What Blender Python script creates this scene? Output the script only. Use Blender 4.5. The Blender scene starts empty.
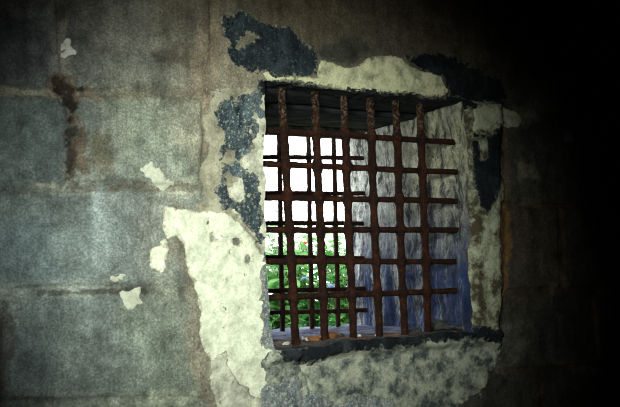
import bpy, bmesh, math, random
import numpy as np
from mathutils import Vector, Matrix, noise as mnoise

random.seed(7)
rng = np.random.default_rng(11)
scene = bpy.context.scene
COL = scene.collection

# ------------------------------------------------------------------ camera
FPX = 850.0
YAW, PITCH, ROLL = math.radians(28.0), math.radians(5.0), 0.035
CAM = np.array([0.0, -2.95, 1.5])
fw = np.array([math.sin(YAW) * math.cos(PITCH), math.cos(YAW) * math.cos(PITCH), math.sin(PITCH)])
r0 = np.array([math.cos(YAW), -math.sin(YAW), 0.0])
u0 = np.cross(r0, fw)
rt = r0 * math.cos(ROLL) - u0 * math.sin(ROLL)
up = u0 * math.cos(ROLL) + r0 * math.sin(ROLL)

cam_d = bpy.data.cameras.new('camera')
cam = bpy.data.objects.new('camera', cam_d)
COL.objects.link(cam)
cam_d.sensor_width = 36.0
cam_d.lens = FPX / 620.0 * 36.0
cam_d.clip_start = 0.02
M4 = Matrix(((rt[0], up[0], -fw[0], CAM[0]), (rt[1], up[1], -fw[1], CAM[1]),
             (rt[2], up[2], -fw[2], CAM[2]), (0, 0, 0, 1)))
cam.matrix_world = M4
scene.camera = cam


def ray(px, py):
    return fw + rt * ((px - 310.0) / FPX) + up * ((203.5 - py) / FPX)


def at(px, py, y=0.0):
    """point of the vertical plane at depth y (parallel to the wall) seen at a photo pixel"""
    d = ray(px, py)
    t = (y - CAM[1]) / d[1]
    return CAM + d * t


def on_z(px, py, z):
    d = ray(px, py)
    t = (z - CAM[2]) / d[2]
    return CAM + d * t


# ------------------------------------------------------------------ numpy noise
def vnoise(x, y, scale, seed):
    g = np.random.default_rng(seed).random((256, 256))
    u = x / scale + 37.3
    v = y / scale + 91.7
    iu = np.floor(u).astype(int)
    iv = np.floor(v).astype(int)
    fu = u - iu
    fv = v - iv
    fu = fu * fu * (3 - 2 * fu)
    fv = fv * fv * (3 - 2 * fv)
    a = g[iu % 256, iv % 256]
    b = g[(iu + 1) % 256, iv % 256]
    c = g[iu % 256, (iv + 1) % 256]
    d = g[(iu + 1) % 256, (iv + 1) % 256]
    return ((a * (1 - fu) + b * fu) * (1 - fv) + (c * (1 - fu) + d * fu) * fv) * 2 - 1


def fbm(x, y, scale, seed, octv=4, gain=0.55):
    s = 0.0
    a = 1.0
    n = 0.0
    for k in range(octv):
        s = s + a * vnoise(x, y, scale / 2 ** k, seed + k)
        n += a
        a *= gain
    return s / n * 1.6


def sstep(a, b, x):
    t = np.clip((x - a) / (b - a), 0, 1)
    return t * t * (3 - 2 * t)


def seg_dist(X, Z, p, q):
    dx, dz = q[0] - p[0], q[1] - p[1]
    L = dx * dx + dz * dz + 1e-12
    t = np.clip(((X - p[0]) * dx + (Z - p[1]) * dz) / L, 0, 1)
    return np.hypot(X - p[0] - t * dx, Z - p[1] - t * dz)


def line_dist(X, Z, pts):
    d = np.full(X.shape, 1e9)
    for p, q in zip(pts[:-1], pts[1:]):
        d = np.minimum(d, seg_dist(X, Z, p, q))
    return d


def poly_sd(X, Z, pts):
    """signed distance, positive inside"""
    d = line_dist(X, Z, list(pts) + [pts[0]])
    ins = np.zeros(X.shape, bool)
    n = len(pts)
    for i in range(n):
        x1, z1 = pts[i]
        x2, z2 = pts[(i + 1) % n]
        if z1 == z2:
            continue
        c = ((z1 > Z) != (z2 > Z)) & (X < (x2 - x1) * (Z - z1) / (z2 - z1) + x1)
        ins ^= c
    return np.where(ins, d, -d)


def wl(pts, y=0.0):
    r = []
    for p in pts:
        q = at(p[0], p[1], y)
        r.append((q[0], q[2]))
    return r


# ------------------------------------------------------------------ object helpers
def link(o, parent=None):
    COL.objects.link(o)
    if parent is not None:
        o.parent = parent
    return o


def empty(name, loc=(0, 0, 0), parent=None):
    o = bpy.data.objects.new(name, None)
    o.empty_display_size = 0.1
    o.location = loc
    return link(o, parent)


def tag(o, label, cat, group=None):
    o['label'] = label
    o['category'] = cat
    if group:
        o['group'] = group
    return o


def mesh_obj(name, verts, faces, mat, parent=None, smooth=True, cols=None):
    me = bpy.data.meshes.new(name)
    me.from_pydata([tuple(map(float, v)) for v in verts], [], [tuple(map(int, f)) for f in faces])
    if cols is not None:
        a = me.color_attributes.new('Col', 'FLOAT_COLOR', 'POINT')
        c = np.ones((len(verts), 4), np.float32)
        c[:, :3] = cols
        a.data.foreach_set('color', c.ravel())
    me.materials.append(mat)
    if smooth:
        me.polygons.foreach_set('use_smooth', [True] * len(me.polygons))
    me.update()
    o = bpy.data.objects.new(name, me)
    return link(o, parent)


def grid_obj(name, P, mat, parent=None, keep=None, cols=None, flip=False):
    """P (n,m,3) array of points"""
    n, m = P.shape[:2]
    idx = np.arange(n * m).reshape(n, m)
    a, b, c, d = idx[:-1, :-1], idx[1:, :-1], idx[1:, 1:], idx[:-1, 1:]
    q = np.stack([a, b, c, d], -1)
    if flip:
        q = q[..., ::-1]
    if keep is not None:
        q = q[keep]
    q = q.reshape(-1, 4)
    V = P.reshape(-1, 3)
    used = np.zeros(len(V), bool)
    used[q.ravel()] = True
    remap = np.cumsum(used) - 1
    q = remap[q]
    C = cols.reshape(-1, 3)[used] if cols is not None else None
    return mesh_obj(name, V[used].tolist(), q.tolist(), mat, parent, True, C)


# ------------------------------------------------------------------ materials
class NT:
    def __init__(s, name):
        s.m = bpy.data.materials.new(name)
        s.m.use_nodes = True
        s.t = s.m.node_tree
        s.t.nodes.clear()
        s.out = s.t.nodes.new('ShaderNodeOutputMaterial')
        s.b = s.t.nodes.new('ShaderNodeBsdfPrincipled')
        s.t.links.new(s.b.outputs[0], s.out.inputs[0])
        s.b.inputs['Specular IOR Level'].default_value = 0.15
        s.tc = s.t.nodes.new('ShaderNodeTexCoord').outputs['Object']

    def n(s, kind, **kw):
        x = s.t.nodes.new(kind)
        for k, v in kw.items():
            setattr(x, k, v)
        return x

    def l(s, a, b):
        s.t.links.new(a, b)

    def noise(s, scale, detail=5, rough=0.6, stretch=None, dist=0.0):
        x = s.n('ShaderNodeTexNoise')
        x.inputs['Scale'].default_value = scale
        x.inputs['Detail'].default_value = detail
        x.inputs['Roughness'].default_value = rough
        x.inputs['Distortion'].default_value = dist
        if stretch:
            mp = s.n('ShaderNodeMapping')
            mp.inputs['Scale'].default_value = stretch
            s.l(s.tc, mp.inputs['Vector'])
            s.l(mp.outputs[0], x.inputs['Vector'])
        else:
            s.l(s.tc, x.inputs['Vector'])
        return x.outputs['Fac']

    def ramp(s, fac, stops):
        x = s.n('ShaderNodeValToRGB')
        e = x.color_ramp.elements
        while len(e) < len(stops):
            e.new(0.5)
        for el, (p, c) in zip(e, stops):
            el.position = p
            if not isinstance(c, tuple):
                c = (c, c, c)
            el.color = (*c, 1)
        s.l(fac, x.inputs[0])
        return x.outputs[0]

    def mix(s, fac, a, b, mode='MIX'):
        x = s.n('ShaderNodeMix', data_type='RGBA', blend_type=mode)
        for sock, v in ((x.inputs[0], fac), (x.inputs[6], a), (x.inputs[7], b)):
            if isinstance(v, bpy.types.NodeSocket):
                s.l(v, sock)
            elif isinstance(v, tuple):
                sock.default_value = (*v, 1)
            else:
                sock.default_value = v
        return x.outputs[2]

    def bump(s, h, strength=0.5, dist=0.01):
        x = s.n('ShaderNodeBump')
        x.inputs['Strength'].default_value = strength
        x.inputs['Distance'].default_value = dist
        s.l(h, x.inputs['Height'])
        s.l(x.outputs[0], s.b.inputs['Normal'])

    def math(s, op, a, b):
        x = s.n('ShaderNodeMath', operation=op)
        for k, v in enumerate((a, b)):
            if isinstance(v, bpy.types.NodeSocket):
                s.l(v, x.inputs[k])
            else:
                x.inputs[k].default_value = v
        return x.outputs[0]

    def fringe(s, c, under, amount=1.7, scale=55):
        """the coat is worn through in specks along its rim (Col = distance from the rim over 5 cm)"""
        a = s.n('ShaderNodeAttribute', attribute_name='Col').outputs['Fac']
        n = s.math('MULTIPLY', s.math('SUBTRACT', s.noise(scale, 7, 0.75), 0.47), amount * 1.6)
        v = s.math('ADD', a, n)
        f = s.ramp(v, [(0.0, 1.0), (0.22, 0.0)])
        return s.mix(f, c, under)

    def done(s, col, rough=0.9):
        if isinstance(col, tuple):
            s.b.inputs['Base Color'].default_value = (*col, 1)
        else:
            s.l(col, s.b.inputs['Base Color'])
        s.b.inputs['Roughness'].default_value = rough
        return s.m


def mat_stone():
    t = NT('weathered_stone')
    at_ = t.n('ShaderNodeAttribute', attribute_name='Col')
    fine = t.ramp(t.noise(120, 8, 0.85), [(0.3, 0.22), (0.5, 0.92), (0.68, 1.95)])
    mid = t.ramp(t.noise(26, 7, 0.75), [(0.3, 0.78), (0.7, 1.22)])
    strk = t.ramp(t.noise(16, 4, 0.6, (1, 1, 0.12)), [(0.3, 0.72), (0.7, 1.30)])
    c = t.mix(1.0, at_.outputs['Color'], fine, 'MULTIPLY')
    c = t.mix(1.0, c, mid, 'MULTIPLY')
    c = t.mix(1.0, c, strk, 'MULTIPLY')
    t.bump(t.noise(110, 8, 0.75), 0.55, 0.008)
    return t.done(c, 0.92)


def mat_plaster(name, base, dark, holes=True, mott=0.5, lo=0.28, hi=0.5, fr=None):
    t = NT(name)
    n1 = t.ramp(t.noise(14, 7, 0.68), [(lo, dark), (hi, base)])
    n2 = t.ramp(t.noise(120, 6, 0.75), [(0.25, 1 - mott), (0.5, 1.0), (0.8, 1.0 + mott * 0.4)])
    c = t.mix(1.0, n1, n2, 'MULTIPLY')
    if holes:
        h = t.ramp(t.noise(34, 2, 0.5), [(0.24, 1.0), (0.30, 0.0)])
        c = t.mix(h, c, (0.09, 0.085, 0.06))
    if fr:
        c = t.fringe(c, fr, 1.1, 45)
    t.bump(t.noise(120, 8, 0.8), 0.7, 0.006)
    return t.done(c, 0.9)


def mat_paint(name, base, light, spots, lo=0.5, hi=0.66, under=(0.19, 0.18, 0.135), fa=1.5):
    t = NT(name)
    n1 = t.ramp(t.noise(20, 7, 0.7, (1.3, 1, 0.55)), [(0.38, base), (0.60, light)])
    big = t.ramp(t.noise(10, 6, 0.7, (1, 1, 0.7), 0.4), [(0.50, 0.0), (0.66, 0.8)])
    n1 = t.mix(big, n1, tuple(v * 1.9 + 0.010 for v in light))
    n2 = t.ramp(t.noise(85, 6, 0.75), [(lo, 0.0), (hi, 1.0)])
    c = t.mix(n2, n1, spots)
    c = t.fringe(c, under, fa)
    n3 = t.ramp(t.noise(260, 4, 0.7), [(0.3, 0.3), (0.7, 1.7)])
    c = t.mix(1.0, c, n3, 'MULTIPLY')
    t.bump(t.noise(80, 8, 0.75), 0.6, 0.008)
    return t.done(c, 0.85)


def mat_rust():
    t = NT('rusty_iron')
    n1 = t.ramp(t.noise(26, 7, 0.7), [(0.3, (0.003, 0.0015, 0.001)), (0.5, (0.014, 0.004, 0.002)),
                                     (0.74, (0.055, 0.014, 0.004))])
    n2 = t.ramp(t.noise(150, 5, 0.8), [(0.3, 0.4), (0.7, 1.5)])
    c = t.mix(1.0, n1, n2, 'MULTIPLY')
    sp = t.ramp(t.noise(190, 3, 0.6), [(0.62, 0.0), (0.70, 0.6)])
    c = t.mix(sp, c, (0.12, 0.075, 0.04))
    # the upper ends are scaled with pale lime
    sep = t.n('ShaderNodeSeparateXYZ')
    t.l(t.tc, sep.inputs[0])
    mr = t.n('ShaderNodeMapRange')
    mr.inputs['From Min'].default_value = 0.84
    mr.inputs['From Max'].default_value = 0.92
    t.l(sep.outputs['Z'], mr.inputs['Value'])
    lime = t.ramp(t.noise(95, 4, 0.7), [(0.50, 0.0), (0.58, 0.8)])
    c = t.mix(t.mix(mr.outputs[0], (0, 0, 0), lime), c, (0.11, 0.08, 0.055))
    t.bump(t.noise(140, 6, 0.75), 0.8, 0.006)
    return t.done(c, 0.85)


def mat_reveal():
    t = NT('flaking_limewash_painted_skylight')
    sep = t.n('ShaderNodeSeparateXYZ')
    t.l(t.tc, sep.inputs[0])

    def rng_(sock, a, b):
        mr = t.n('ShaderNodeMapRange')
        mr.inputs['From Min'].default_value = a
        mr.inputs['From Max'].default_value = b
        t.l(sep.outputs[sock], mr.inputs['Value'])
        return mr.outputs[0]
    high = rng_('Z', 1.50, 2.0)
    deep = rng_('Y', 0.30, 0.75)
    blue = t.ramp(t.noise(12, 7, 0.7, (1, 1.3, 0.35)), [(0.36, (0.008, 0.016, 0.05)), (0.55, (0.03, 0.05, 0.125)), (0.74, (0.24, 0.28, 0.33))])  # blue of skylight and shade painted in as wall colour
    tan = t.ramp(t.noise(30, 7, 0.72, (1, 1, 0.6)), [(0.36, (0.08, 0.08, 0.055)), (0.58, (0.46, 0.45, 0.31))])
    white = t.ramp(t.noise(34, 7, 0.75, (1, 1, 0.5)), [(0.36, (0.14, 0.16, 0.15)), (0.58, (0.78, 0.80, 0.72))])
    coat = t.mix(deep, tan, white)  # tan near, whiter outward: daylight fading inward is painted into the coat
    # upright bands of flaked coat; more painted blue shade in the lower half
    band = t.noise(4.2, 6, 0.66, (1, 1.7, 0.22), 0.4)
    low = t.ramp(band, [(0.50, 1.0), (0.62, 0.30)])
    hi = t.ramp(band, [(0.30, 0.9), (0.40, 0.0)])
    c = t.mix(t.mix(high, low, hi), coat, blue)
    dk = t.ramp(t.noise(16, 7, 0.75, (1, 1, 0.4), 0.5), [(0.42, 0.9), (0.49, 0.0)])
    c = t.mix(dk, c, (0.02, 0.024, 0.03))
    f = t.ramp(t.noise(140, 5, 0.75), [(0.3, 0.5), (0.7, 1.35)])
    c = t.mix(1.0, c, f, 'MULTIPLY')
    t.bump(t.noise(70, 8, 0.72), 0.7, 0.01)
    return t.done(c, 0.9)


def mat_simple(name, a, b, scale=30, bscale=90, bstr=0.6, rough=0.9, stretch=None, lo=0.35, hi=0.65):
    t = NT(name)
    c = t.ramp(t.noise(scale, 7, 0.7, stretch), [(lo, a), (hi, b)])
    t.bump(t.noise(bscale, 7, 0.7), bstr, 0.008)
    return t.done(c, rough)


def mat_leaf(name, a, b, trans=0.35):
    t = NT(name)
    c = t.ramp(t.noise(9, 3, 0.6), [(0.35, a), (0.65, b)])
    t.done(c, 0.5)
    tr = t.n('ShaderNodeBsdfTranslucent')
    t.l(c, tr.inputs['Color'])
    mx = t.n('ShaderNodeMixShader')
    mx.inputs[0].default_value = trans
    t.l(t.b.outputs[0], mx.inputs[1])
    t.l(tr.outputs[0], mx.inputs[2])
    t.l(mx.outputs[0], t.out.inputs[0])
    return t.m


STONE = mat_stone()
CREAM = mat_plaster('cream_lime_plaster', (0.68, 0.695, 0.54), (0.40, 0.42, 0.31), True, 0.4, 0.34, 0.58, (0.30, 0.28, 0.2))
SOILED = mat_plaster('soiled_lime_plaster', (0.55, 0.55, 0.43), (0.22, 0.22, 0.17), True, 0.5, 0.36, 0.58, (0.2, 0.19, 0.14))
FLAKE = mat_plaster('flake_plaster', (0.46, 0.47, 0.37), (0.24, 0.24, 0.19), False, 0.4)
CREAM_DULL = mat_plaster('yellowed_lime_plaster', (0.58, 0.57, 0.36), (0.20, 0.21, 0.13), False, 0.4, 0.34, 0.52, (0.16, 0.15, 0.1))
TAN = mat_plaster('tan_render', (0.36, 0.345, 0.25), (0.15, 0.135, 0.095), False, 0.55, 0.36, 0.62, (0.19, 0.18, 0.14))
GREYP = mat_plaster('grey_lime_plaster', (0.33, 0.345, 0.27), (0.05, 0.06, 0.06), True, 0.6, 0.40, 0.58, (0.06, 0.065, 0.06))
GREENP = mat_plaster('greenish_lime_plaster', (0.42, 0.43, 0.29), (0.20, 0.21, 0.13), False, 0.45)
COLUMN = mat_plaster('streaked_lime_plaster', (0.36, 0.37, 0.26), (0.06, 0.05, 0.03), False, 0.6, 0.42, 0.58, (0.08, 0.07, 0.05))
PAINT = mat_paint('black_tar_paint', (0.005, 0.008, 0.012), (0.020, 0.029, 0.033), (0.11, 0.14, 0.125), 0.56, 0.70)
PAINT_K = mat_paint('sooty_black_paint', (0.003, 0.004, 0.006), (0.008, 0.011, 0.013), (0.07, 0.085, 0.075), 0.60, 0.74, (0.10, 0.105, 0.085), 1.0)
PAINT_L = mat_paint('worn_blue_black_paint', (0.007, 0.012, 0.019), (0.05, 0.07, 0.078), (0.36, 0.37, 0.29), 0.54, 0.66)
PAINT_G = mat_paint('grey_blue_stain', (0.05, 0.065, 0.08), (0.15, 0.17, 0.17), (0.42, 0.42, 0.34), 0.50, 0.66)
RUST = mat_rust()
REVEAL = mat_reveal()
LINTEL = mat_simple('blackened_lintel_wood', (0.006, 0.007, 0.009), (0.028, 0.032, 0.032), 14, 80, 0.8, 0.9, (0.4, 2.5, 2.5))
LINTEL_P = mat_simple('greened_lintel_wood', (0.008, 0.009, 0.009), (0.12, 0.13, 0.085), 12, 80, 0.8, 0.9, (0.6, 2.2, 2.2), 0.42, 0.66)
ROOM = mat_simple('dark_room_stone', (0.05, 0.045, 0.04), (0.11, 0.10, 0.09), 6, 40)
BRICK = mat_simple('orange_brick', (0.12, 0.045, 0.018), (0.30, 0.13, 0.05), 40, 120, 0.8)
PALE_ST = mat_simple('pale_stone_chip', (0.35, 0.34, 0.30), (0.62, 0.60, 0.55), 40, 120, 0.6)
DARK_ST = mat_simple('dark_stone_rubble', (0.015, 0.016, 0.018), (0.07, 0.07, 0.065), 40, 120, 0.8)
EARTH = mat_simple('garden_earth', (0.05, 0.05, 0.04), (0.12, 0.12, 0.09), 10, 50, 0.8)
OUTST = mat_simple('outer_wall_stone', (0.12, 0.12, 0.11), (0.22, 0.22, 0.2), 8, 60, 0.6)

# ------------------------------------------------------------------ the wall with its opening
DEPTH = 1.02
STEP = 0.0056
left_px = [(263, 82), (263.5, 110), (264, 140), (265, 200), (266, 255), (268, 290), (270, 320), (273, 351)]
right_px = [(460, 103), (463, 125), (466, 160), (466, 200), (467, 250), (468, 290), (471, 331)]
top_px = [(263, 82), (290, 84), (320, 89), (350, 93), (400, 96), (430, 100), (460, 103)]
bot_px = [(273, 351), (300, 348), (350, 341), (400, 336), (440, 333), (471, 331)]
Lw, Rw, Tw, Bw = wl(left_px), wl(right_px), wl(top_px), wl(bot_px)
LZ = sorted((p[1], p[0]) for p in Lw)
RZ = sorted((p[1], p[0]) for p in Rw)


def curve(pts, v):
    a = np.array(sorted(pts))
    return np.interp(v, a[:, 0], a[:, 1])


S1, S2 = Lw[3][0], Rw[3][0]
T1 = 0.5 * (Bw[0][1] + Bw[-1][1])
T2 = 0.5 * (Tw[0][1] + Tw[-1][1])
WX0, WX1, WZ0, WZ1 = -1.6, 4.4, 0.0, 3.3
DX0, DX1, DZ0, DZ1 = 0.30, 3.46, 0.62, 2.96


def axis(lo, d0, a, b, d1, hi):
    """dense axis with a and b among its samples, coarse outside"""
    seg = [np.linspace(lo, d0, 24, endpoint=False)]
    for p, q in ((d0, a), (a, b), (b, d1)):
        seg.append(np.linspace(p, q, max(2, int(round((q - p) / STEP))), endpoint=False))
    seg.append(np.linspace(d1, hi, 24))
    r = np.concatenate(seg)
    return r, int(np.argmin(abs(r - a))), int(np.argmin(abs(r - b)))


xs, I1, I2 = axis(WX0, DX0, S1, S2, DX1, WX1)
zs, J1, J2 = axis(WZ0, DZ0, T1, T2, DZ1, WZ1)
S, T = np.meshgrid(xs, zs, indexing='ij')
rough_edge = lambda v, seed: 0.010 * fbm(v, v * 0 + 0.3, 0.10, seed, 4)
Tc = np.clip(T, T1, T2)
Sc = np.clip(S, S1, S2)
# height along the edges rescaled so that the corners meet
lz = np.array(LZ)
rz = np.array(RZ)
tn = (Tc - T1) / (T2 - T1)
dl = np.interp(tn, (lz[:, 0] - lz[0, 0]) / (lz[-1, 0] - lz[0, 0]), lz[:, 1]) - S1 + rough_edge(Tc, 5)
dr = np.interp(tn, (rz[:, 0] - rz[0, 0]) / (rz[-1, 0] - rz[0, 0]), rz[:, 1]) - S2 + rough_edge(Tc, 9)
dt = curve(Tw, Sc) - T2 + 1.0 * rough_edge(Sc, 15)
db = curve(Bw, Sc) - T1 + 1.0 * rough_edge(Sc, 19)


def blend(v, lo, a, b, hi, da, dbb):
    w = np.where(v < a, (v - lo) / (a - lo), 1.0)
    r = np.where(v < a, da * w ** 2, 0.0)
    m = (v >= a) & (v <= b)
    k = (v - a) / (b - a)
    r = np.where(m, da * (1 - k) + dbb * k, r)
    w2 = (hi - v) / (hi - b)
    return np.where(v > b, dbb * np.clip(w2, 0, 1) ** 2, r)


X = S + blend(S, WX0, S1, S2, WX1, dl, dr)
Z = T + blend(T, WZ0, T1, T2, WZ1, db, dt)

# relief: block faces, joints, damage
H = 0.007 * fbm(X, Z, 0.35, 21, 4) + 0.0035 * fbm(X, Z, 0.05, 33, 4, .65)


def P(*pts):
    return wl(pts)


wob = 0.012 * fbm(X, Z, 0.14, 41, 3)
joints = [P((-80, 88), (0, 88), (40, 91), (68, 94), (130, 90), (200, 96)),
          P((-80, 188), (0, 187), (60, 187), (130, 185), (200, 190)),
          P((-80, 294), (0, 293), (60, 289), (140, 288), (180, 290)),
          P((-80, 408), (0, 405), (100, 401), (205, 400)),
          P((68, 94), (72, 130), (70, 187)), P((205, 96), (206, 140), (204, 188)),
          P((58, -60), (60, 40), (68, 94)), P((8, 293), (6, 350), (4, 405)),
          P((-45, 188), (-45, 293)), P((212, 0), (212, 60)),
          P((500, 112), (560, 117), (680, 122)), P((500, 205), (560, 206), (680, 208)),
          P((500, 292), (560, 290), (680, 289)), P((490, 372), (560, 368), (680, 362)),
          P((560, 206), (562, 290)), P((595, 117), (600, 206)), P((592, 290), (600, 368)),
          P((540, 368), (545, 450)), P((430, -20), (530, 0), (680, 30))]
jd = np.full(X.shape, 9.0)
for j in joints:
    jd = np.minimum(jd, line_dist(X, Z, j))
jd = np.abs(jd + wob * 0.6)
JM = 1 - sstep(0.006, 0.022, jd)
H -= 0.012 * JM * (0.5 + 0.5 * sstep(-0.3, 0.3, fbm(X, Z, 0.2, 51)))


def mask(pts, soft=0.03, amp=0.03, scale=0.12, seed=60, fine=0.5):
    sd = poly_sd(X, Z, P(*pts))
    sd = sd + amp * fbm(X, Z, scale, seed, 5, 0.5 + 0.2 * fine)
    return sstep(-soft, soft, sd)


# --- albedo of the stone, with light falloff painted in at the right
ctrl = [  # photo position, stone colour there; right-hand entries darkened for the light falloff
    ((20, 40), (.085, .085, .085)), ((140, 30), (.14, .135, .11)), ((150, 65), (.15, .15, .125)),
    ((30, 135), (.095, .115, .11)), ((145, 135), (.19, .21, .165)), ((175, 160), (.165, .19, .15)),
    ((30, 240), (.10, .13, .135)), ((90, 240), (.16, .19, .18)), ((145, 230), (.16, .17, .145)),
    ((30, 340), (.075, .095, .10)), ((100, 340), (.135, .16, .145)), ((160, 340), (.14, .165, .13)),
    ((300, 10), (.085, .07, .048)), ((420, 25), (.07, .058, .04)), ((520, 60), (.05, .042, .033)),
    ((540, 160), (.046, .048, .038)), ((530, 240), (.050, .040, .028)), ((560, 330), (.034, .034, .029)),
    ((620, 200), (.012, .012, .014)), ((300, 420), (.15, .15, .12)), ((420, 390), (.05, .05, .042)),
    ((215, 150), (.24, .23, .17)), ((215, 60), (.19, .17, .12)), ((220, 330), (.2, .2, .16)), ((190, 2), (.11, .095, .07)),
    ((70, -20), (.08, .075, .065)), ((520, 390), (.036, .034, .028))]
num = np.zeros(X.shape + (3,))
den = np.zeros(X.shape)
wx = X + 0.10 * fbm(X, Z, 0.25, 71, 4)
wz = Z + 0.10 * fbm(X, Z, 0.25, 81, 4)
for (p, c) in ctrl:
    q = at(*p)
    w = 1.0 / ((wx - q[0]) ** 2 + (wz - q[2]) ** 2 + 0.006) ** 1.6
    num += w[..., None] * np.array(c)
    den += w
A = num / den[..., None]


def tint(m, c):
    global A
    m = m[..., None]
    A = A * (1 - m) + np.array(c) * m


# mortar in the joints: tan-brown, pale in places
jn = sstep(-0.15, 0.4, fbm(X, Z, 0.18, 91))
bright_j = A * 1.5 + np.array((.035, .02, .0))
dark_j = A * 0.55 + np.array((.012, .006, .0))
JC = jn[..., None] * bright_j + (1 - jn[..., None]) * dark_j
wide = (1 - sstep(0.012, 0.040, jd + 0.012 * fbm(X, Z, 0.04, 95)))[..., None] * 0.75
A = A * (1 - wide) + JC * wide
# broken brown mortar around the joint crossing
brk = mask([(50, 84), (62, 78), (92, 84), (108, 93), (100, 101), (82, 98), (78, 115), (82, 150), (78, 184), (66, 184), (68, 150), (66, 112), (58, 97)], .008, .045, .06, 101)
tint(brk * 0.75, (.085, .058, .036))
brk2 = mask([(56, 84), (74, 82), (90, 88), (88, 94), (78, 96), (77, 118), (75, 128), (68, 122), (68, 106), (60, 95)], .006, .032, .045, 111)
tint(brk2 * 0.92, (.016, .011, .008))
H -= 0.016 * brk2 + 0.006 * brk
tint(mask([(-80, 96), (60, 99), (65, 184), (-80, 184)], .012, .015, .05, 241) * .6, (.070, .088, .085))
tint(mask([(-80, -40), (50, -40), (52, 82), (-80, 82)], .012, .02, .06, 243) * .55, (.052, .056, .062))
tint(mask([(64, 90), (200, 92), (202, 99), (110, 100), (84, 100), (80, 96)], .006, .02, .05, 247) * .45, (.16, .12, .085))
tint(mask([(-20, 87), (50, 89), (64, 95), (62, 100), (40, 97), (-20, 94)], .004, .012, .05, 249) * .65, (.23, .21, .16))
tint(mask([(36, 184), (56, 183), (60, 187), (40, 188)], .003, .008, .05, 251) * .8, (.28, .27, .2))
tint(mask([(60, 184), (200, 183), (200, 190), (60, 190)], .005, .016, .035, 253) * .6, (.07, .05, .034))
tint(mask([(206, 92), (214, 95), (213, 200), (206, 195)], .005, .02, .05, 255) * .5, (.13, .09, .06))
tint(mask([(66, 130), (76, 128), (77, 170), (70, 180), (67, 165)], .006, .035, .045, 115) * .8, (.022, .015, .010))
tint(mask([(84, 130), (112, 130), (116, 155), (105, 178), (88, 160)], .02, .03, .06, 121) * .7, (.075, .062, .036))
tint(mask([(152, 52), (175, 48), (198, 56), (196, 66), (160, 66)], .02, .03, .06, 125) * .75, (.055, .046, .034))
tint(mask([(0, 296), (10, 296), (14, 400), (-10, 420)], .01, .03, .08, 131) * .8, (.045, .042, .04))
tint(mask([(-20, -40), (30, -20), (52, 22), (50, 34), (30, 22), (-20, 4)], .01, .03, .08, 133) * .5, (.16, .16, .15))
tint(mask([(79, 188), (104, 188), (102, 290), (84, 290)], .03, .03, .08, 231) * .5, (.23, .27, .265))
tint(mask([(210, -30), (580, -30), (580, 40), (500, 66), (420, 44), (320, 40), (250, 12), (215, 10)], .05, .06, .12, 233) * .6, (.075, .058, .036))
tint(mask([(40, 290), (150, 289), (150, 293), (40, 295)], .004, .012, .03, 135) * .7, (.03, .024, .018))
tint(mask([(185, 60), (212, 20), (222, 20), (224, 60), (205, 95), (195, 90)], .03, .03, .09, 138) * .6, (.18, .14, .095))
# brown run-off along the big plaster patch
tint(mask([(176, 200), (186, 212), (186, 240), (194, 275), (202, 310), (204, 345), (224, 380), (226, 420), (212, 420), (186, 360), (188, 300), (178, 265), (168, 240)], .015, .03, .06, 141) * .55, (.20, .165, .115))
tint(mask([(170, 238), (184, 236), (188, 250), (186, 268), (176, 264), (168, 250)], .006, .02, .045, 145) * .6, (.10, .095, .075))
tint(mask([(150, 246), (172, 240), (176, 262), (168, 280), (150, 276)], .02, .03, .05, 147) * .4, (.24, .23, .18))
# soot band above the opening, rust-orange run-off right of the jamb
tint(mask([(318, 52), (345, 38), (372, 44), (380, 54), (360, 60), (345, 64), (322, 58)], .02, .03, .08, 151) * .85, (.03, .033, .026))
tint(mask([(492, 205), (500, 180), (508, 190), (512, 230), (510, 262), (503, 300), (496, 300)], .012, .03, .06, 161) * .8, (.16, .085, .032))
tint(mask([(494, 130), (506, 128), (510, 170), (504, 186), (498, 180)], .012, .03, .06, 165) * .7, (.10, .065, .04))
tint(mask([(515, 165), (535, 163), (540, 178), (520, 180)], .012, .025, .05, 171) * .6, (.15, .13, .09))
tint(mask([(490, 325), (520, 320), (528, 345), (505, 372), (490, 360)], .012, .03, .06, 175) * .55, (.10, .095, .075))
tint(mask([(505, 128), (520, 112), (545, 80), (565, 70), (580, 85), (550, 110), (528, 128)], .012, .03, .07, 181) * .45, (.12, .12, .10))
tint(mask([(564, 130), (570, 128), (575, 140), (566, 142)], .004, .01, .03, 183) * .7, (.2, .2, .18))
spk = fbm(X, Z, 0.05, 191, 4)
A *= (1 + 0.35 * spk)[..., None]
A = np.clip(A, 0.006, 0.9)

# the jamb column swells, the sill edge sticks out
H += 0.035 * mask([(462, 104), (498, 104), (500, 250), (497, 331), (471, 331)], .035, .015, .12, 201)
H += 0.030 * mask([(268, 349), (350, 339), (470, 331), (499, 330), (499, 344), (430, 347), (350, 353), (290, 362), (270, 362)], .02, .010, .08, 211)
crack = line_dist(X, Z, P((300, 358), (303, 370), (309, 380), (312, 394))) + 0.006 * fbm(X, Z, .03, 221)
cm = 1 - sstep(0.003, 0.012, crack)
H -= 0.014 * cm

keep = np.ones((len(xs) - 1, len(zs) - 1), bool)
keep[I1:I2, J1:J2] = False
POS = np.stack([X, -H, Z], -1)
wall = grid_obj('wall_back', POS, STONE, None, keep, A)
wall['kind'] = 'structure'
HB = H.copy()          # top of whatever lies on the stone


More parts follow.
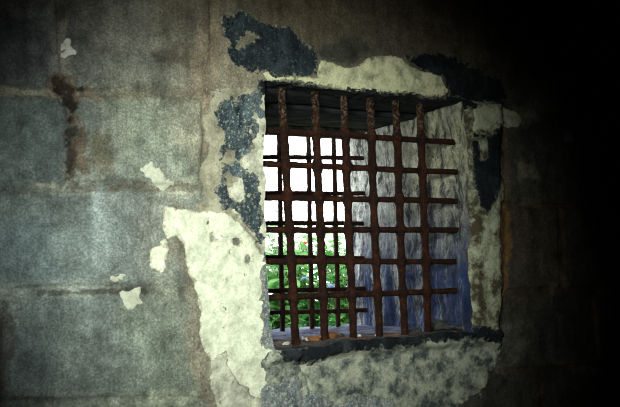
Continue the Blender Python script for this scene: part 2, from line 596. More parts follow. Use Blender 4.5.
# ------------------------------------------------------------------ layers on the wall
def layer(name, pts, thick, mat, label=None, amp=0.02, scale=0.09, seed=300, fine=0.004, fscale=0.018,
          edge=0.006, subtract=(), is_poly=True, relief=0.0008, min_area=0):
    global HB
    w = P(*pts)
    a = np.array(w)
    x0, z0 = a.min(0) - 0.10
    x1, z1 = a.max(0) + 0.10
    i0, i1 = np.searchsorted(xs, x0), np.searchsorted(xs, x1)
    j0, j1 = np.searchsorted(zs, z0), np.searchsorted(zs, z1)
    i0, j0 = max(0, i0 - 3), max(0, j0 - 3)
    i1, j1 = min(len(xs) - 1, i1 + 3), min(len(zs) - 1, j1 + 3)
    sl = (slice(i0, i1), slice(j0, j1))
    x, z = X[sl], Z[sl]
    F = poly_sd(x, z, w)
    for q in subtract:
        F = np.minimum(F, -poly_sd(x, z, P(*q)))
    F = F + amp * fbm(x, z, scale, seed, 4) + fine * 1.6 * fbm(x, z, fscale * 1.6, seed + 7, 4, 0.8)
    F[0, :] = F[-1, :] = F[:, 0] = F[:, -1] = -1.0
    ramp = sstep(0, edge, F)
    top = HB[sl] + thick * (0.35 + 0.65 * ramp) + relief * fbm(x, z, 0.05, seed + 17, 4) * ramp
    base = HB[sl] - 0.003
    kp = np.zeros(F.shape, bool)
    kp[:-1, :-1] = keep[i0:i1 - 1, j0:j1 - 1]
    V, Fc, vid, eid = [], [], {}, {}
    EV = []

    def vert(i, j):
        k = (i, j)
        if k not in vid:
            vid[k] = len(V)
            V.append((x[i, j], -top[i, j], z[i, j]))
            EV.append(min(1.0, float(F[i, j]) / 0.05))
        return vid[k]

    def cross(p, q):
        k = (p, q) if p < q else (q, p)
        if k not in eid:
            (pi, pj), (qi, qj) = k
            f0, f1 = F[pi, pj], F[qi, qj]
            t = min(0.98, max(0.02, f0 / (f0 - f1)))
            xx = x[pi, pj] * (1 - t) + x[qi, qj] * t
            zz = z[pi, pj] * (1 - t) + z[qi, qj] * t
            hh = top[pi, pj] * (1 - t) + top[qi, qj] * t
            bb = base[pi, pj] * (1 - t) + base[qi, qj] * t
            V.append((xx, -hh, zz))
            V.append((xx, -bb, zz))
            EV.extend((0.0, 0.0))
            eid[k] = len(V) - 2
        return eid[k]

    pos = F > 0
    c4 = pos[:-1, :-1] | pos[1:, :-1] | pos[1:, 1:] | pos[:-1, 1:]
    c4 &= kp[:-1, :-1]
    for i, j in zip(*np.nonzero(c4)):
        i, j = int(i), int(j)
        for tri in (((i, j), (i + 1, j), (i + 1, j + 1)), ((i, j), (i + 1, j + 1), (i, j + 1))):
            poly = []
            cr = []
            for k in range(3):
                p, q = tri[k], tri[(k + 1) % 3]
                pp, qq = pos[p], pos[q]
                if pp:
                    poly.append(vert(*p))
                if pp != qq:
                    e = cross(p, q)
                    poly.append(e)
                    cr.append((e, pp))
            if len(poly) >= 3:
                Fc.append(poly)
            if len(cr) == 2:
                # leaving edge first
                a_, b_ = (cr[0][0], cr[1][0]) if cr[0][1] else (cr[1][0], cr[0][0])
                Fc.append((b_, a_, a_ + 1, b_ + 1))
    HB[sl] = np.where(pos, top, HB[sl])
    o = mesh_obj(name, V, Fc, mat, wall, True, np.repeat(np.array(EV)[:, None], 3, 1))
    if label:
        o['label'] = label
    return o


# renders and plasters
layer('plaster_patch', [(203, 92), (225, 88), (264, 90), (275, 90), (275, 262), (266, 262), (252, 242), (238, 226), (225, 219), (203, 217), (206, 150)],
      0.003, TAN, 'rough tan plaster beside the opening', seed=310, amp=.035, fine=.007, edge=.02)
layer('plaster_patch', [(244, 96), (270, 88), (270, 262), (256, 246), (240, 222), (226, 206), (228, 186), (238, 178), (246, 150)],
      0.002, SOILED, 'pale worn plaster along the left edge of the opening', seed=315, amp=.02, fine=.008)
layer('plaster_patch', [(166, 207), (200, 213), (225, 214), (240, 223), (255, 240), (262, 254), (280, 256), (280, 352), (279, 358), (283, 368),
                        (268, 385), (262, 407), (262, 450), (236, 450), (226, 405), (218, 372), (204, 352), (199, 335), (201, 310),
                        (197, 290), (190, 276), (187, 262), (184, 246), (176, 236), (168, 238), (164, 226)],
      0.006, CREAM, 'large cream plaster patch left of the opening', seed=320, amp=.010, fine=.003,
      subtract=([(210, 233), (214, 234), (215, 240), (211, 241)], [(229, 252), (231, 252), (231, 255), (229, 255)], [(247, 258), (249, 258), (249, 261), (247, 261)], [(236, 240), (238, 240), (238, 242), (236, 242)], [(228, 277), (230, 277), (230, 279), (228, 279)]))
layer('plaster_patch', [(151, 250), (160, 246), (164, 236), (168, 240), (166, 252), (168, 268), (160, 273), (152, 266)], 0.004, CREAM, None, .010, .05, 330)
layer('plaster_patch', [(207, 362), (225, 352), (235, 380), (250, 395), (262, 400), (262, 450), (215, 450), (214, 395)], 0.003, SOILED, 'rough soiled plaster at the foot', seed=335)
for k, pts in enumerate(([(63, 40), (67, 37), (71, 46), (76, 55), (63, 57)],
                         [(140, 170), (152, 160), (160, 170), (174, 183), (164, 189), (152, 183)],
                         [(120, 292), (139, 289), (141, 303), (128, 308), (121, 299)],
                         [(111, 278), (125, 275), (125, 282), (113, 285)])):
    layer('plaster_flake', pts, 0.004, FLAKE if k else PALE_ST, None, .010, .03, 340 + 13 * k, .006, .014)
layer('plaster_patch', [(258, 71), (285, 75), (317, 78), (318, 58), (335, 62), (346, 67), (357, 65), (366, 57), (385, 55), (400, 57), (412, 67),
                        (425, 72), (441, 78), (447, 92), (440, 98), (425, 96), (400, 93), (385, 91), (350, 91), (330, 88), (300, 82), (270, 80)],
      0.006, CREAM_DULL, 'yellowed cream plaster above the opening', seed=400, amp=.006, fine=.004)
layer('plaster_patch', [(455, 102), (484, 101), (500, 103), (499, 130), (503, 190), (496, 215), (497, 260), (499, 335), (466, 336), (460, 330), (455, 200)],
      0.003, COLUMN, 'streaked plaster of the right jamb', seed=410, amp=.012)
layer('plaster_patch', [(466, 110), (486, 104), (500, 105), (514, 110), (522, 118), (518, 127), (505, 129), (492, 124), (480, 134), (468, 133)],
      0.006, GREENP, 'greenish plaster tongue', seed=420, amp=.010)
layer('plaster_patch', [(262, 368), (274, 352), (300, 350), (400, 338), (475, 338), (498, 345), (494, 362), (484, 380), (478, 400), (450, 416), (430, 450), (255, 450)],
      0.0025, GREYP, 'grey mottled plaster below the sill', seed=430, amp=.035, fine=.009)
# remains of dark paint
layer('paint_patch', [(221, 17), (240, 13), (262, 24), (285, 27), (300, 38), (318, 55), (318, 77), (300, 78), (275, 76), (256, 74),
                      (236, 68), (230, 56), (221, 50), (232, 45), (221, 36)], 0.0012, PAINT, 'blue-black paint above the opening', .014, .07, 500, .006, subtract=([(247, 33), (256, 37), (250, 42), (238, 46)],))
layer('paint_patch', [(217, 94), (231, 91), (242, 97), (262, 92), (264, 118), (252, 142), (245, 160), (258, 185), (263, 210), (268, 258), (255, 240),
                      (240, 219), (226, 207), (217, 192), (222, 165), (217, 130)], 0.0012, PAINT_L, 'worn blue-black paint left of the opening', .030, .06, 510, .011, .02,
      subtract=([(229, 180), (244, 181), (251, 196), (243, 205), (231, 197)], [(256, 118), (266, 116), (266, 205), (258, 190), (250, 160), (252, 140)], [(226, 150), (234, 152), (232, 160), (226, 158)]))
layer('paint_patch', [(404, 56), (440, 52), (465, 60), (480, 72), (500, 80), (509, 100), (500, 105), (485, 102), (455, 106), (446, 106), (449, 94),
                      (443, 79), (425, 70), (412, 66)], 0.0012, PAINT_K, 'black paint right above the opening', .014, .05, 520, .007)
layer('paint_patch', [(258, 80), (300, 82), (335, 89), (350, 90), (400, 92), (430, 98), (450, 95), (472, 103), (470, 110), (258, 96)], 0.0012, PAINT_K,
      'black paint along the upper edge', .010, .03, 530, .008, .016)
layer('paint_patch', [(468, 134), (480, 137), (498, 128), (499, 150), (496, 185), (490, 205), (481, 213), (473, 205), (468, 170)], 0.0012, PAINT_K,
      'black paint tongue on the right jamb', .008, .04, 540, .005, subtract=([(472, 140), (480, 140), (482, 158), (476, 160)],))
layer('paint_patch', [(268, 346), (300, 344), (350, 335), (400, 330), (470, 326), (499, 329), (498, 346), (470, 340), (440, 342), (400, 346), (350, 352), (320, 358),
                      (300, 363), (283, 361), (270, 352)], 0.0012, PAINT_K, 'black paint along the sill edge', .014, .05, 550, .008)
layer('paint_patch', [(262, 412), (266, 390), (282, 370), (296, 374), (302, 396), (345, 398), (390, 400), (390, 425), (300, 450), (262, 450)], 0.001, PAINT_G,
      'grey-blue stain at the foot', .030, .08, 560, .008)
layer('paint_patch', [(259, 268), (268, 262), (277, 275), (277, 352), (262, 346), (262, 325), (260, 300)], 0.001, PAINT_G,
      'grey-blue stain along the left jamb', .012, .05, 570, .006)

# ------------------------------------------------------------------ the opening: jambs, sill, lintel
opening = empty('window_1', (0.5 * (S1 + S2), 0.35, T1))
opening['kind'] = 'structure'


def wchild(o):
    o.parent = opening
    o.matrix_parent_inverse = Matrix.Translation(-opening.location)
    return o


ND = 110
dep = np.linspace(0, 1, ND)


def reveal_grid(edge_xyz, normal, seed, amp):
    """edge (n,3) along the opening; swept to the outer face"""
    n = len(edge_xyz)
    Pg = np.zeros((n, ND, 3))
    s = np.cumsum(np.r_[0, np.linalg.norm(np.diff(edge_xyz[:, [0, 2]], axis=0), axis=1)])
    SS, DD = np.meshgrid(s, dep * DEPTH, indexing='ij')
    fade = sstep(0, 0.05, DD)
    nn = fade * amp * (fbm(SS, DD, 0.22, seed, 5) + 0.25 * fbm(SS, DD, 0.03, seed + 9, 3))
    for k, d in enumerate(dep):
        Pg[:, k, 0] = edge_xyz[:, 0]
        Pg[:, k, 2] = edge_xyz[:, 2]
        Pg[:, k, 1] = edge_xyz[:, 1] * (1 - d) + DEPTH * d
    Pg += nn[..., None] * np.array(normal)
    return Pg


eL = POS[I1, J1:J2 + 1]
eR = POS[I2, J1:J2 + 1]
eB = POS[I1:I2 + 1, J1]
eT = POS[I1:I2 + 1, J2]
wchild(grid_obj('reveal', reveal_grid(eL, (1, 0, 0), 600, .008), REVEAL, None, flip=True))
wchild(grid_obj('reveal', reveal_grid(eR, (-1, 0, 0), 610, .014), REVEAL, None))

# sill: earthy near the grille, bluish outside
SB = reveal_grid(eB, (0, 0, 1), 620, .010)
# level the sill inward so that it is not tilted like its worn front edge
lvl = float(np.mean(eB[:, 2]))
for k, d in enumerate(dep):
    w = min(1.0, d * 3.0)
    SB[:, k, 2] += (lvl - eB[:, 2]) * w
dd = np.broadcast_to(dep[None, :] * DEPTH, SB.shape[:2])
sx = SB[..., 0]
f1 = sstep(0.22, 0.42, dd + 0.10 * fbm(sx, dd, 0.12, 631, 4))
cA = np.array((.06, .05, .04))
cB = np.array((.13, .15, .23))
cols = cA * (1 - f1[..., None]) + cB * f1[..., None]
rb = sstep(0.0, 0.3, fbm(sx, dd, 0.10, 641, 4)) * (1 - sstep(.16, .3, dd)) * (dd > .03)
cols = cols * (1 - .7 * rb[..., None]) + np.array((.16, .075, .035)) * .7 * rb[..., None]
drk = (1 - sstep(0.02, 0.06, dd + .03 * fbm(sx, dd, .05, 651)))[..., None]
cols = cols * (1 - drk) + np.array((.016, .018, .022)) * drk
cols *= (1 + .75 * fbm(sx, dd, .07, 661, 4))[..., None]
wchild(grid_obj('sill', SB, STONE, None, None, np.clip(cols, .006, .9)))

# lintel: beams laid side by side across the opening, hugging the worn upper edge
xl, xr = S1 - 0.12, S2 + 0.12
SOF = reveal_grid(eT, (0, 0, 1), 670, .010)
k1 = int(np.argmin(abs(dep * DEPTH - 0.10)))
wchild(grid_obj('lintel_edge', SOF[:, :k1 + 1], LINTEL, None, None, flip=True))
zt0 = float(np.min(eT[:, 2]))


def beam(y0, y1, z0, z1, mat, seed):
    nx, ny = 90, 14
    V, Fc = [], []
    ring = []
    for i in range(nx):
        xx = xl + (xr - xl) * i / (nx - 1)
        loop = []
        prof = [(y0, z0), (y1, z0), (y1, z1), (y0, z1)]
        m = 9
        for a_, b_ in zip(prof, prof[1:] + prof[:1]):
            for k in range(m):
                t = k / m
                yy = a_[0] + (b_[0] - a_[0]) * t
                zz = a_[1] + (b_[1] - a_[1]) * t
                # round the arrises
                cy, cz = (y0 + y1) / 2, (z0 + z1) / 2
                ry, rz_ = (y1 - y0) / 2, (z1 - z0) / 2
                u, v = (yy - cy) / ry, (zz - cz) / rz_
                q = (abs(u) ** 8 + abs(v) ** 8) ** (1 / 8)
                yy, zz = cy + u / q * ry, cz + v / q * rz_
                nz = mnoise.fractal(Vector((xx * 2.2, yy * 14 + seed, zz * 14)), 1, 2, 5)
                zz += 0.007 * nz
                yy += 0.004 * mnoise.noise(Vector((xx * 5, yy * 9 + seed + 5, zz * 9)))
                loop.append(len(V))
                V.append((xx, yy, zz))
        ring.append(loop)
    L = len(ring[0])
    for i in range(nx - 1):
        for k in range(L):
            Fc.append((ring[i][k], ring[i + 1][k], ring[i + 1][(k + 1) % L], ring[i][(k + 1) % L]))
    Fc.append(tuple(ring[0]))
    Fc.append(tuple(reversed(ring[-1])))
    o = mesh_obj('lintel_beam', V, Fc, mat, None, True)
    return wchild(o)


tzl = float(curve(Tw, S1))
beam(0.10, 0.32, zt0 + 0.012, zt0 + 0.2, LINTEL, 1.0)
beam(0.335, 0.56, zt0 - 0.002, zt0 + 0.2, LINTEL, 21.0)
beam(0.57, 0.78, zt0 + 0.010, zt0 + 0.2, LINTEL_P, 41.0)
beam(0.79, 1.01, zt0 - 0.006, zt0 + 0.2, LINTEL_P, 61.0)

# outer face of the wall around the opening
Lx, Rx = float(np.mean(eL[:, 0])), float(np.mean(eR[:, 0]))


def box(name, lo, hi, mat, parent=None):
    bm = bmesh.new()
    bmesh.ops.create_cube(bm, size=1)
    for v in bm.verts:
        v.co = Vector([lo[k] + (v.co[k] + 0.5) * (hi[k] - lo[k]) for k in range(3)])
    me = bpy.data.meshes.new(name)
    bm.to_mesh(me)
    bm.free()
    me.materials.append(mat)
    o = bpy.data.objects.new(name, me)
    return link(o, parent)


def outer(lo, hi):
    o = box('outer_masonry', lo, hi, OUTST)
    o.parent = wall
    return o


outer((WX0, 0.12, WZ0), (min(eL[:, 0]) - 0.03, DEPTH - .005, WZ1))
outer((max(eR[:, 0]) + 0.03, 0.12, WZ0), (WX1, DEPTH - .005, WZ1))
outer((min(eL[:, 0]) - 0.03, 0.12, WZ0), (max(eR[:, 0]) + 0.03, DEPTH - .005, lvl - 0.05))
outer((min(eL[:, 0]) - 0.03, 0.09, zt0 + 0.16), (max(eR[:, 0]) + 0.03, DEPTH - .005, WZ1))

# ------------------------------------------------------------------ the two grilles
def bar(name, p, q, r, parent, origin, nodes=(), swell=0.006, seed=0.0, square=0.0):
    """forged bar from p to q, swollen at the given parameters, with a rusted uneven skin"""
    p, q = Vector(p) - origin, Vector(q) - origin
    ax = (q - p)
    L = ax.length
    ax.normalize()
    side = ax.cross(Vector((0, 1, 0))).normalized()
    oth = ax.cross(side).normalized()
    n = max(24, int(L / 0.008))
    m = 14
    V, Fc = [], []
    for i in range(n + 1):
        t = i / n
        c = p + ax * (L * t)
        c = c + side * 0.004 * mnoise.noise(Vector((t * 3.1, seed, 0.2))) + oth * 0.003 * mnoise.noise(Vector((t * 3.1, seed, 7.2)))
        rr = r
        for k in nodes:
            d = (t - k) * L
            rr += swell * math.exp(-(d / 0.020) ** 2)
        for k in range(m):
            a = 2 * math.pi * k / m
            ca, sa = math.cos(a), math.sin(a)
            sq = (abs(ca) ** 4 + abs(sa) ** 4) ** -0.25
            r2 = rr * (1 + square * (sq - 1))
            nz = mnoise.fractal(Vector((c.x * 45 + seed, c.y * 45 + ca * .7, c.z * 45 + sa * .7)), 1, 2, 3)
            r2 *= 1 + 0.17 * nz
            V.append(c + side * (ca * r2) + oth * (sa * r2))
    for i in range(n):
        for k in range(m):
            a0, a1 = i * m + k, i * m + (k + 1) % m
            Fc.append((a0, a1, a1 + m, a0 + m))
    Fc.append(tuple(range(m))[::-1])
    Fc.append(tuple(n * m + k for k in range(m)))
    return mesh_obj(name, V, Fc, RUST, parent, True)


def zsill(x):
    return lvl


YN = 0.075
near_v = [((281.5, 92), (296, 348)), ((315, 90), (325, 341)), ((343.5, 93), (353.5, 337)), ((369.5, 95), (379.5, 335)),
          ((395.5, 98), (404.5, 332)), ((419.5, 101), (427.5, 329))]
near_h = [((265, 130), (452, 142)), ((265, 164), (454, 172)), ((265, 197), (456, 201.5)), ((265, 230), (462, 230)),
          ((265, 261.5), (456, 261.5)), ((266, 298), (458, 290.5))]
YF = 0.86
far_v = [((278.5, 120), (282.5, 325)), ((308, 120), (312, 322)), ((333.5, 122), (338, 320))]
far_h = [((262, 157.5), (364, 158)), ((262, 193), (366, 193.5)), ((262, 223.5), (366, 223.5)), ((262, 257), (366, 258)),
         ((262, 291), (366, 288.5)), ((262, 313), (366, 310))]


def grille(vs, hs, Y, rv, rh, label, right_ext, left_ext, sw):
    org = Vector((float(at(*vs[0][1], Y)[0]), Y, lvl))
    root = empty('window_grille', org)
    tag(root, label, 'grille', None)
    hl = []
    for (a, b) in hs:
        hl.append((at(*a, Y), at(*b, Y)))
    vl = []
    for (a, b) in vs:
        vl.append((at(*a, Y), at(*b, Y)))
    for i, (a, b) in enumerate(vl):
        a, b = a.copy(), b.copy()
        d = b - a
        # seat the bar in the sill and in the lintel
        t = (lvl - 0.03 - a[2]) / d[2]
        b = a + d * t
        t = (zt0 + 0.05 - a[2]) / d[2]
        a = a + d * t
        a0, b0 = a, b
        L = np.linalg.norm(b0 - a0)
        nodes = []
        for (p, q) in hl:
            x = a0[0]
            zz = p[2] + (q[2] - p[2]) * (x - p[0]) / (q[0] - p[0])
            nodes.append((a0[2] - zz) / (a0[2] - b0[2]))
        bar('vertical_bar', a0, b0, rv, root, org, nodes, sw, 3.3 * i + Y * 40, 0.35)
    for i, (p, q) in enumerate(hl):
        d = (q - p) / np.linalg.norm(q - p)
        t = (min(eL[:, 0]) - left_ext - p[0]) / d[0]
        p2 = p + d * t
        t = (right_ext - p[0]) / d[0]
        q2 = p + d * t
        bar('horizontal_bar', p2, q2, rh, root, org, (), 0, 50 + 2.7 * i + Y * 40, 0.6)
    return root


grille(near_v, near_h, YN, 0.0155, 0.0125, 'rusty iron bar grille nearest the room, six bars each way', max(eR[:, 0]) + 0.03, 0.02, 0.008)
grille(far_v, far_h, YF, 0.0115, 0.0115, 'thinner dark rusty grille behind, at the garden side of the opening', max(eR[:, 0]) + 0.03, 0.02, 0.003)

# ------------------------------------------------------------------ debris on the sill
def sill_z(x, y):
    i = int(np.argmin(abs(SB[:, 0, 0] - x)))
    k = int(np.argmin(abs(SB[i, :, 1] - y)))
    return float(SB[i, k, 2])


def rock(name, px, py, y, size, mat, label, cat, seed, group=None):
    d = ray(px, py)
    c = at(px, py, y)
    x = float(c[0])
    z = sill_z(x, y)
    bm = bmesh.new()
    bmesh.ops.create_icosphere(bm, subdivisions=3, radius=1)
    for v in bm.verts:
        n = v.co.normalized()
        k = 1 + 0.30 * mnoise.fractal(n * 1.3 + Vector((seed, 0, 0)), 1, 2, 3)
        # facets
        for s in range(5):
            rr = random.Random(seed * 17 + s)
            f = Vector((rr.uniform(-1, 1), rr.uniform(-1, 1), rr.uniform(-1, 1))).normalized()
            dt_ = n.dot(f) * k
            if dt_ > 0.72:
                k *= 0.72 / dt_
        v.co = Vector((n.x * size[0], n.y * size[1], n.z * size[2])) * k
    zmin = min(v.co.z for v in bm.verts)
    for v in bm.verts:
        v.co.z -= zmin
    me = bpy.data.meshes.new(name)
    bm.to_mesh(me)
    bm.free()
    me.materials.append(mat)
    o = bpy.data.objects.new(name, me)
    link(o)
    o.location = (x, y, z - 0.006)
    o.rotation_euler = (0, 0, seed * 1.7)
    return tag(o, label, cat, group)


rock('brick_fragment', 329, 337, 0.13, (.050, .035, .018), BRICK, 'long orange-brown brick fragment on the sill behind the second and third bars', 'brick', 2.0)
rock('brick_fragment', 313, 339, 0.14, (.032, .026, .013), BRICK, 'smaller orange-brown brick fragment left of the second bar of the near grille', 'brick', 3.1)
rock('stone_chip', 302, 333, 0.19, (.017, .014, .011), PALE_ST, 'pale stone chip on the sill just right of the first bar', 'stone', 4.2)
rock('stone_chip', 307.5, 336, 0.16, (.012, .012, .010), PALE_ST, 'small pale stone chip between the first two bars, nearer the room', 'stone', 5.3)
rock('stone_chip', 359, 334, 0.10, (.010, .010, .010), PALE_ST, 'tiny white stone chip just right of the third bar', 'stone', 6.4)
rock('stone_chip', 377, 333, 0.12, (.010, .009, .009), PALE_ST, 'tiny white stone chip at the foot of the fourth bar', 'stone', 7.5)
rock('stone_chip', 341, 331, 0.22, (.018, .016, .010), DARK_ST, 'dark stone chip behind the third bar on the sill', 'stone', 8.6)
rock('stone_chip', 286, 343, 0.13, (.018, .014, .010), PALE_ST, 'pale stone chip on the sill left of the first bar', 'stone', 9.7)
rock('stone_rubble', 438, 325, 0.20, (.075, .05, .032), DARK_ST, 'large dark stone lump in the right corner of the sill', 'stone', 10.1)
rock('stone_rubble', 458, 328, 0.10, (.05, .05, .020), DARK_ST, 'flat dark stone lump against the right jamb on the sill', 'stone', 11.2)
rock('stone_rubble', 414, 326, 0.24, (.04, .03, .018), DARK_ST, 'dark stone lump between the fifth and sixth bars', 'stone', 12.3)

# ------------------------------------------------------------------ the garden
GZ = 0.92
ng = 60
gx = np.linspace(-3, 14, ng)
gy = np.linspace(DEPTH - 0.02, 16, ng)
GX, GY = np.meshgrid(gx, gy, indexing='ij')
GG = np.stack([GX, GY, GZ + 0.05 * fbm(GX, GY, 1.3, 700, 4)], -1)
ground = grid_obj('garden_ground', GG, EARTH)
ground['kind'] = 'structure'


def leaf(V, Fc, base, d, length, width, droop, rnd):
    """one pointed blade, bent along its length and folded along its midrib"""
    d = d.normalized()
    s = d.cross(Vector((0, 0, 1)))
    if s.length < 1e-3:
        s = Vector((1, 0, 0))
    s.normalize()
    s = Matrix.Rotation(rnd.uniform(-.9, .9), 3, d) @ s
    n = 7
    i0 = len(V)
    p = Vector(base)
    dirn = d.copy()
    for i in range(n + 1):
        t = i / n
        w = width * math.sin(math.pi * min(1, t * 0.93 + 0.05)) ** 0.8 * (1 - 0.35 * t)
        if i == n:
            w = width * 0.02
        nrm = s.cross(dirn).normalized()
        V.append(p - s * w + nrm * w * .25)
        V.append(p.copy())
        V.append(p + s * w + nrm * w * .25)
        dirn = (dirn + Vector((0, 0, -droop / n))).normalized()
        p = p + dirn * (length / n)
    for i in range(n):
        a = i0 + 3 * i
        Fc.append((a, a + 1, a + 4, a + 3))
        Fc.append((a + 1, a + 2, a + 5, a + 4))


def tube(V, Fc, pts, r0_, r1_):
    m = 7
    i0 = len(V)
    n = len(pts)
    for i, p in enumerate(pts):
        d = (pts[min(n - 1, i + 1)] - pts[max(0, i - 1)]).normalized()
        s = d.cross(Vector((0.3, 1, 0.1))).normalized()
        o = d.cross(s)
        r = r0_ + (r1_ - r0_) * i / (n - 1)
        for k in range(m):
            a = 2 * math.pi * k / m
            V.append(p + s * math.cos(a) * r + o * math.sin(a) * r)
    for i in range(n - 1):
        for k in range(m):
            a0, a1 = i0 + i * m + k, i0 + i * m + (k + 1) % m
            Fc.append((a0, a1, a1 + m, a0 + m))


LEAF_D = mat_leaf('deep_green_leaf', (.02, .14, .025), (.07, .32, .06))
LEAF_M = mat_leaf('mid_green_leaf', (.06, .27, .06), (.26, .52, .16))
LEAF_Y = mat_leaf('yellow_green_leaf', (.10, .34, .03), (.30, .55, .08))
LEAF_P = mat_leaf('haze_paled_leaf', (.32, .50, .28), (.54, .68, .46))  # haze and overexposure painted in as a paler leaf colour
STEM = mat_simple('green_brown_stem', (.05, .07, .02), (.10, .13, .05), 30, 80)
RED = mat_leaf('red_petal', (.75, .05, .02), (.85, .12, .03), .25)
BLUE = mat_leaf('pale_blue_petal', (.30, .42, .70), (.55, .65, .85), .3)


def plant(name, px, y, height, spread, nst, nlv, ll, lw_, mat, label, cat, seed, droop=0.9, upright=0.6, group=None, lean=(0, 0), zb=None):
    c = at(px, 290, y)
    base = Vector((float(c[0]), y, GZ - 0.04 if zb is None else zb))
    root = empty(name, base)
    tag(root, label, cat, group)
    rnd = random.Random(seed)
    SV, SF, LV, LF = [], [], [], []
    for s in range(nst):
        a = rnd.uniform(0, 2 * math.pi)
        rad = spread * math.sqrt(rnd.random())
        tip = Vector((math.cos(a) * rad + lean[0], math.sin(a) * rad + lean[1], height * rnd.uniform(.6, 1.0)))
        pts = []
        for i in range(8):
            t = i / 7
            pts.append(Vector((tip.x * t ** 1.3, tip.y * t ** 1.3, tip.z * t)) +
                       Vector((rnd.uniform(-1, 1), rnd.uniform(-1, 1), 0)) * .012 * (t > 0))
        tube(SV, SF, pts, .007, .002)
        for k in range(nlv):
            t = rnd.uniform(.18, 1.0)
            f = t * 7
            i = min(6, int(f))
            p = pts[i].lerp(pts[i + 1], f - i)
            aa = rnd.uniform(0, 2 * math.pi)
            d = Vector((math.cos(aa), math.sin(aa), rnd.uniform(.1, 1.0) * upright))
            sc = rnd.uniform(.6, 1.1)
            leaf(LV, LF, p, d, ll * sc, lw_ * sc, droop * rnd.uniform(.5, 1.3), rnd)
    mesh_obj('stem', SV, SF, STEM, root, True)
    mesh_obj('foliage', LV, LF, mat, root, True)
    return root


plant('leafy_shrub', 272, 2.1, .86, .18, 12, 18, .17, .04, LEAF_M, 'broad-leaved green plant at the left edge behind the first bar', 'plant', 1)
plant('leafy_shrub', 294, 3.1, .98, .22, 18, 26, .11, .026, LEAF_M, 'bushy green shrub seen between the first two bars of the near grille', 'plant', 2)
plant('leafy_shrub', 318, 2.15, .80, .18, 18, 26, .10, .022, LEAF_D, 'deep green shrub seen behind the second bar of the near grille', 'plant', 3)
plant('leafy_shrub', 347, 2.75, .92, .18, 18, 26, .12, .028, LEAF_M, 'green shrub seen against the right jamb behind the third bar', 'plant', 4)
plant('leafy_shrub', 309, 1.30, .36, .05, 5, 9, .10, .018, LEAF_Y, 'low yellow-green weed just outside the opening', 'plant', 5, 1.2, .9)
plant('leafy_shrub', 279, 1.55, .42, .12, 9, 14, .08, .02, LEAF_D, 'low dark green plant just outside, left of the yellow-green weed', 'plant', 6)
plant('leafy_shrub', 336, 1.60, .42, .12, 9, 14, .08, .02, LEAF_D, 'low dark green plant just outside, right of the yellow-green weed', 'plant', 7)
plant('pale_shrub', 284, 5.2, 1.45, .34, 22, 34, .14, .03, LEAF_P, 'shrub farther off, paled for glare and haze, at the left of the garden', 'plant', 8)
plant('pale_shrub', 335, 5.4, 1.32, .40, 22, 34, .14, .03, LEAF_P, 'shrub farther off, paled for glare and haze, at the right of the garden', 'plant', 9)
# arching blades
c = at(326, 290, 3.7)
root = empty('arching_grass', (float(c[0]), 3.7, GZ - .03))
tag(root, 'tall arching grass blades bending to the right above the shrubs', 'plant')
V, Fc = [], []
rnd = random.Random(5)
for k in range(9):
    leaf(V, Fc, Vector((rnd.uniform(-.05, .05), rnd.uniform(-.05, .05), 0)), Vector((rnd.uniform(-.25, .30), rnd.uniform(-.2, .2), 1)),
         rnd.uniform(1.0, 1.4), .022, rnd.uniform(1.0, 1.9), rnd)
mesh_obj('blade', V, Fc, LEAF_M, root, True)


def flower(name, px, py, y, r, mat, label, seed):
    c = at(px, py, y)
    root = empty(name, (float(c[0]), y, GZ - .03))
    tag(root, label, 'flower')
    h = float(c[2]) - (GZ - .03)
    V, Fc = [], []
    tube(V, Fc, [Vector((0.03 * math.sin(t * 3), 0, h * t)) for t in np.linspace(0, 1, 10)], .005, .003)
    top = Vector((0.03 * math.sin(3), 0, h))
    mesh_obj('stem', V, Fc, STEM, root, True)
    V, Fc = [], []
    rnd = random.Random(seed)
    for ring, n, e in ((0, 8, .25), (1, 6, .9)):
        for k in range(n):
            a = 2 * math.pi * (k + .5 * ring) / n
            leaf(V, Fc, top, Vector((math.cos(a), math.sin(a), e)), r, r * .32, .5, rnd)
    mesh_obj('petals', V, Fc, mat, root, True)
    return root


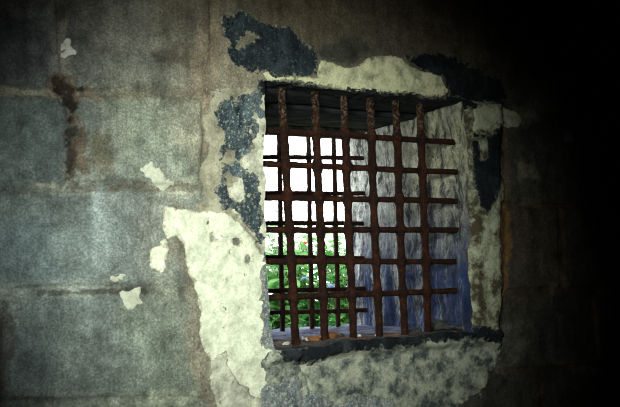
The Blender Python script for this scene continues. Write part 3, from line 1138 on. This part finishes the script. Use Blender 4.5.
flower('red_flower', 305.3, 243.5, 3.55, .030, RED, 'small red flower on a thin stem above the shrubs', 1)
flower('blue_flower', 304, 279, 1.85, .030, BLUE, 'pale blue flower between the first two bars of the near grille', 2)
flower('blue_flower', 331, 287, 1.80, .036, BLUE, 'larger pale blue flower between the second and third bars', 3)
plant('leafy_shrub', 393, 0.74, .09, .03, 4, 5, .05, .012, LEAF_M, 'tiny green weed rooted at the outer end of the sill', 'plant', 15, 1.0, .8, zb=lvl - .01).location.y = .62

# ------------------------------------------------------------------ the room around the camera
def room(name, lo, hi):
    o = box(name, lo, hi, ROOM)
    o['kind'] = 'structure'
    return o


room('floor', (WX0 - .2, -5.2, -.2), (WX1 + .2, 0.68, 0))
room('ceiling', (WX0 - .2, -5.2, WZ1), (WX1 + .2, 0.68, WZ1 + .2))
room('wall_left', (WX0 - .2, -5.2, 0), (WX0, 0.68, WZ1))
room('wall_right', (WX1, -5.2, 0), (WX1 + .2, 0.68, WZ1))
room('wall_front', (WX0, -5.2, 0), (WX1, -5.0, WZ1))

# ------------------------------------------------------------------ light
w = bpy.data.worlds.new('overcast_sky')
scene.world = w
w.use_nodes = True
bg = w.node_tree.nodes['Background']
bg.inputs[0].default_value = (0.96, 0.98, 1.0, 1)
bg.inputs[1].default_value = 4.2


def spot(name, loc, aim, power, size, radius, col=(1, 1, 1), blend=1.0):
    l = bpy.data.lights.new(name, 'SPOT')
    l.energy = power
    l.spot_size = math.radians(size)
    l.spot_blend = blend
    l.shadow_soft_size = radius
    l.color = col
    o = bpy.data.objects.new(name, l)
    link(o)
    o.location = loc
    o.rotation_euler = (Vector(aim) - Vector(loc)).to_track_quat('-Z', 'Y').to_euler()
    return o


aim = at(252, 238)
spot('added_room_spot', (-0.05, -2.45, 2.05), aim, 640, 46, 0.25, (0.93, 1.0, 0.91))  # added spot out of view, stands in for the room's unknown light source

scene.cycles.filter_width = 1.1
vs = scene.view_settings
vs.view_transform = 'Standard'
vs.look = 'None'
vs.gamma = 1.0
vs.exposure = 0.0
vs.use_curve_mapping = False
